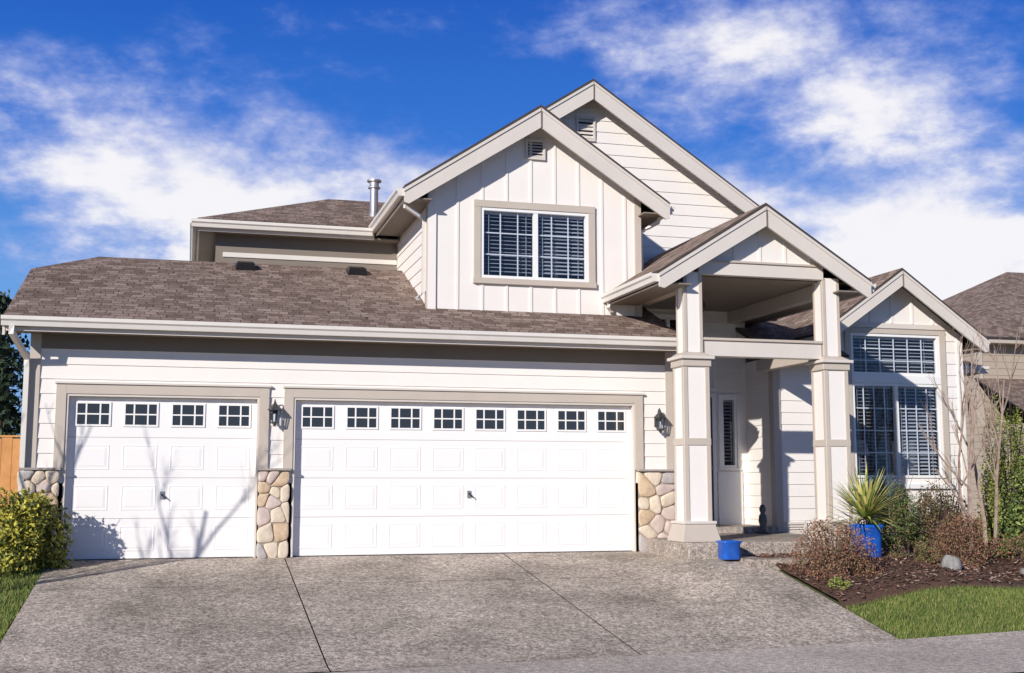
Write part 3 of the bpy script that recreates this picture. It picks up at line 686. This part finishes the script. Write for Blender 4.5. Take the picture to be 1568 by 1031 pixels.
def pot(name,c,w,h,plant=False):
    e=empty(name); p=MB('glazed_pot',['blue','soil']); b=w*.40; t=w*.5; z=c[2]
    pr=[(b,0),(b+.01,h*.1),(t-.02,h*.85),(t,h*.9),(t+.005,h),(t-.03,h),(t-.04,h*.88)]
    n=28; base=len(p.v)
    for r,zz in pr:
        for j in range(n):
            a=2*math.pi*j/n+.3; c_,s_=math.cos(a),math.sin(a); f=(abs(c_)**5+abs(s_)**5)**(-1/5.)
            p.v.append((c[0]+r*f*c_,c[1]+r*f*s_,z+zz))
    for i in range(len(pr)-1):
        for j in range(n):
            a=base+i*n+j; d=base+i*n+(j+1)%n; p.f.append((a,d,d+n,a+n)); p.m.append(0); p.uv+=[(0,0)]*4
    l=base+(len(pr)-1)*n; p.f.append(tuple(l+j for j in range(n))); p.m.append(1); p.uv+=[(0,0)]*n
    p.done(e,smooth=True)
    if plant:
        M['yu1']=mat('yucca_green',(.26,.34,.08),.5,.3,5); M['yu2']=mat('yucca_yellow',(.72,.64,.20),.5,.3,5)
        q=MB('yucca_leaves',['yu1','yu2']); random.seed(5)
        for i in range(200):
            t=random.uniform(0,6.28); el=random.uniform(.0,1.45); L=random.uniform(.56,.86); w_=.020
            d=Vector((math.cos(t)*math.cos(el),math.sin(t)*math.cos(el),math.sin(el))); side=d.cross(Vector((0,0,1))).normalized()
            o=Vector((c[0],c[1],z+h+.08)); prev=None
            for s in range(5):
                f=s/4; pt=o+d*L*f+Vector((0,0,-.22*f*f*math.cos(el))); ww=w_*(1-f**2)*(1 if s else .7)+.001
                cur=(pt-side*ww,pt+side*ww)
                if prev: q.face([prev[0],prev[1],cur[1],cur[0]],random.choice(['yu1','yu2']) if s>1 else 'yu1')
                prev=cur
        q.done(e)
    return e
pot('blue_planter_pot',(6.98,-1.93,.0),.29,.24)
pot('blue_planter_pot.001',(9.0,-2.0,-.0),.38,.44,True)
def rock(name,c,r,seed):
    import bmesh
    bm=bmesh.new(); bmesh.ops.create_icosphere(bm,subdivisions=3,radius=1); rd=random.Random(seed); o=[Vector((rd.gauss(0,1),rd.gauss(0,1),rd.gauss(0,1))).normalized() for _ in range(9)]
    for v in bm.verts:
        d=v.co.normalized(); f=1-sum(max(0,d.dot(q)-.75) for q in o)*.7; v.co=Vector((d.x*r[0]*f,d.y*r[1]*f,d.z*r[2]*f))
    me=bpy.data.meshes.new(name); bm.to_mesh(me); me.materials.append(M['rock']); ob=bpy.data.objects.new(name,me); ob.location=c; sc.collection.objects.link(ob)
rock('garden_rock',(10.0,-2.45,-.12),(.14,.12,.19),1); rock('garden_rock.001',(11.3,-2.3,-.24),(.12,.1,.07),2)
st=MB('garden_statue',['bronze','black'])
st.lathe([(.0,0),(.09,0),(.09,.03),(.06,.05),(.05,.12),(.07,.20),(.06,.28),(.035,.32),(.05,.36),(.055,.40),(.03,.45),(0,.46)],(8.85,.75,.2),'bronze',14); st.done(smooth=True)

# ------------------------------------------------------------------ fence, neighbours, background trees
fe=MB('wooden_fence',['fence']); x=-2.08
while x>-9:
    fe.box(x-.135,x,1.2,1.22,0,1.62+random.uniform(-.01,.01),'fence'); x-=.14
fe.box(-9,-2.08,1.225,1.26,1.3,1.38,'fence'); fe.box(-9,-2.08,1.225,1.26,.3,.38,'fence'); fe.box(-9.1,-2.06,1.19,1.25,1.635,1.66,'fence'); fe.done()
nh=empty('neighbour_house'); nb=MB('neighbour_walls',['nbwall','trim']); nr=MB('neighbour_roof',['shingle'])
siding(nb,PY(12),lambda z:(21.3,33),0,5.0,k='nbwall'); siding(nb,PXn(21.3),lambda z:(12,22),0,5.0,k='nbwall')
nb.box(21.25,21.45,11.95,12,0,4.95,'trim'); nb.box(20.9,34,11.55,11.6,4.85,5.0,'trim')
nb.box(20.9,20.95,11.6,22,4.85,5.0,'trim'); nb.box(20.95,33,11.6,12,4.86,4.88,'trim')
nr.prism([(20.85,11.5,5.02),(34,11.5,5.02),(30,17,8.0),(26.35,17,8.0)],(0,0,-.05),'shingle','darkedge',uv=True)
nr.prism([(20.85,22.5,5.02),(20.85,11.5,5.02),(26.35,17,8.0)],(0,0,-.05),'shingle','darkedge',uv=True)
nr.prism([(20.3,8.2,2.45),(32,8.2,2.45),(32,12,3.9),(21.2,12,3.9)],(0,0,-.05),'shingle','darkedge',uv=True)
siding(nb,PY(8.6),lambda z:(20.7,32),0,2.4,k='nbwall'); siding(nb,PXn(20.7),lambda z:(8.6,12),0,2.5,k='nbwall'); nb.box(20.3,32,8.22,8.26,2.25,2.4,'trim')
nb.done(nh); nr.done(nh)
nh2=empty('neighbour_house.001'); nb=MB('neighbour_walls_left',['nbwall']); nb.box(-30,-9,14,24,0,3.2,'nbwall'); nb.done(nh2)
nr=MB('neighbour_roof_left',['shingle'])
nr.prism([(-31,13.5,3.1),(-8.3,13.5,3.1),(-8.3,19,5.4),(-31,19,5.4)],(0,0,-.05),'shingle','darkedge',uv=True); nr.prism([(-8.3,24.5,3.1),(-31,24.5,3.1),(-31,19,5.4),(-8.3,19,5.4)],(0,0,-.05),'shingle','darkedge',uv=True); nr.done(nh2)
def conifer(name,c,h,r,seed,dens=1):
    random.seed(seed); mb=MB(name,['con1','con2']); mb.tube([c,(c[0],c[1],c[2]+h)],.14,'bark2',6,r2=.02)
    nb_=int(h*30*dens)
    for i in range(nb_):
        f=i/nb_; z=c[2]+.3+f*(h-.35); t=random.uniform(0,6.28); L=r*(1-f)**.8*random.uniform(.6,1.1)+.08
        tip=Vector((math.cos(t)*L,math.sin(t)*L,-.25*L)); 
        for j in range(int(10+L*26)):
            g=random.random()**.7; p=Vector((c[0],c[1],z))+tip*g+Vector((random.gauss(0,.07),random.gauss(0,.07),random.gauss(-.04,.06)))
            leaf(mb,p,random.uniform(.05,.11),random.choice(['con1','con1','con2']))
    return mb.done()
conifer('conifer_tree',(-3.75,9.5,0),4.9,1.5,1,1.5); conifer('conifer_tree.001',(-4.6,12.5,0),5.2,1.9,2,1.5); conifer('conifer_tree.002',(15.8,6.5,0),2.6,.7,4)

# ------------------------------------------------------------------ camera
cd=bpy.data.cameras.new('camera'); cam=bpy.data.objects.new('camera',cd); sc.collection.objects.link(cam)
cd.sensor_width=36; cd.lens=36*1820/1568.; cd.clip_end=2000; cd.clip_start=.1
cam.location=(0,-16.63,1.026)
cam.rotation_euler=(R(90)+math.atan(221.5/1820),0,-math.atan(498/1833.4)); sc.camera=cam
# ------------------------------------------------------------------ light
sd=Vector((1.04,1,-.58)).normalized()
sl=bpy.data.lights.new('sun','SUN'); sl.energy=4.8; sl.angle=R(.53); sl.color=(1,.95,.885)
so=bpy.data.objects.new('sun',sl); so.rotation_euler=sd.to_track_quat('-Z','Y').to_euler(); so.location=(-20,-20,15); sc.collection.objects.link(so)
w=bpy.data.worlds.new('World'); sc.world=w; w.use_nodes=True; nt=w.node_tree; bg=nt.nodes['Background']
sky=N(nt,'ShaderNodeTexSky',sky_type='NISHITA'); sky.sun_disc=False; sky.sun_elevation=math.asin(-sd.z); sky.sun_rotation=math.atan2(-sd.x,-sd.y)%(2*math.pi)
sky.air_density=1.0; sky.dust_density=.3; sky.ozone_density=2.5
L_=nt.links.new
tc=N(nt,'ShaderNodeTexCoord'); sp=N(nt,'ShaderNodeSeparateXYZ'); L_(tc.outputs['Generated'],sp.inputs[0])
def mth(op,a,b=None,c=None):
    n=N(nt,'ShaderNodeMath',operation=op)
    for i,v in enumerate((a,b,c)):
        if v is None: continue
        if isinstance(v,(int,float)): n.inputs[i].default_value=v
        else: L_(v,n.inputs[i])
    return n.outputs[0]
az=mth('MULTIPLY',mth('ARCTAN2',sp.outputs[0],sp.outputs[1]),57.2958); el=mth('MULTIPLY',mth('ARCSINE',sp.outputs[2]),57.2958)
gr=N(nt,'ShaderNodeValToRGB'); L_(mth('DIVIDE',el,60),gr.inputs[0])
ge=gr.color_ramp.elements; ge[0].position=0; ge[0].color=(.24,.46,.86,1); ge[1].position=1; ge[1].color=(.014,.03,.09,1)
for p_,c_ in ((.16,(.11,.33,.80)),(.27,(.022,.17,.68)),(.38,(.004,.10,.55)),(.55,(.014,.05,.18))):
    q=ge.new(p_); q.color=col(c_)
gs=N(nt,'ShaderNodeVectorMath',operation='SCALE'); gs.inputs['Scale'].default_value=10; L_(gr.outputs[0],gs.inputs[0])
sm=N(nt,'ShaderNodeMix',data_type='RGBA'); sm.inputs[0].default_value=.88; L_(sky.outputs[0],sm.inputs[6]); L_(gs.outputs[0],sm.inputs[7])
def noise(scale3,sc_,det,rough,dist=0,rot=0):
    mp=N(nt,'ShaderNodeMapping'); mp.inputs['Scale'].default_value=scale3; mp.inputs['Rotation'].default_value=(0,rot,0); L_(tc.outputs['Generated'],mp.inputs[0])
    n=N(nt,'ShaderNodeTexNoise'); n.inputs['Scale'].default_value=sc_; n.inputs['Detail'].default_value=det; n.inputs['Roughness'].default_value=rough; n.inputs['Distortion'].default_value=dist
    L_(mp.outputs[0],n.inputs['Vector']); return n.outputs['Fac']
nA=noise((1,1,2.2),8,6,.6,.2,.12); nB=noise((1,1,1.8),26,5,.6,0,.12); nW=noise((.8,.8,3),6,2,.5)
azd=mth('ADD',az,mth('MULTIPLY',mth('SUBTRACT',nW,.5),8)); eld=mth('ADD',el,mth('MULTIPLY',mth('SUBTRACT',nA,.5),4))
def blob(a,e,ra,re,rot=0,amp=1):
    dx=mth('SUBTRACT',azd,a); dy=mth('SUBTRACT',eld,e); c,s=math.cos(R(rot)),math.sin(R(rot))
    u=mth('DIVIDE',mth('ADD',mth('MULTIPLY',dx,c),mth('MULTIPLY',dy,s)),ra); v=mth('DIVIDE',mth('SUBTRACT',mth('MULTIPLY',dy,c),mth('MULTIPLY',dx,s)),re)
    q=mth('ADD',mth('MULTIPLY',u,u),mth('MULTIPLY',v,v)); return mth('MULTIPLY',mth('EXPONENT',mth('MULTIPLY',q,-1)),amp)
bl=[(-1,14.2,9,3.4,-8,.80),(4,11,11,3.0,0,.76),(-7,18.3,6,1.6,10,.34),(27,20.8,12,2.6,-5,.60),(33,16.6,8,2.2,-6,.72),(35,10,6.6,4.0,0,1.3),(26,12.0,5,2.6,-20,.70),(9,15,7,1.6,-18,.38)]
s_=None
for b_ in bl:
    o=blob(*b_); s_=o if s_ is None else mth('ADD',s_,o)
out=mth('MULTIPLY',mth('SUBTRACT',1,blob(15,14,32,18,0,1)),.06); s_=mth('ADD',s_,out)
den=mth('ADD',s_,mth('MULTIPLY',mth('SUBTRACT',nA,.5),1.5)); den=mth('ADD',den,mth('MULTIPLY',mth('SUBTRACT',nB,.5),.9))
mr=N(nt,'ShaderNodeMapRange',interpolation_type='SMOOTHSTEP'); mr.inputs[1].default_value=.08; mr.inputs[2].default_value=1.05; L_(den,mr.inputs[0])
cr=N(nt,'ShaderNodeValToRGB'); e=cr.color_ramp.elements; e[0].position=.0; e[0].color=(.30,.40,.84,1); e[1].position=1; e[1].color=(.97,.96,1,1); e2=e.new(.55); e2.color=(.62,.66,.92,1); L_(mr.outputs[0],cr.inputs[0])
cs=N(nt,'ShaderNodeVectorMath',operation='SCALE'); cs.inputs['Scale'].default_value=9.5; L_(cr.outputs[0],cs.inputs[0])
mx=N(nt,'ShaderNodeMix',data_type='RGBA'); L_(mr.outputs[0],mx.inputs[0]); L_(sm.outputs[2],mx.inputs[6]); L_(cs.outputs[0],mx.inputs[7])
L_(mx.outputs[2],bg.inputs[0]); bg.inputs[1].default_value=.1
sc.view_settings.view_transform='Standard'; sc.view_settings.look='None'; sc.view_settings.exposure=0
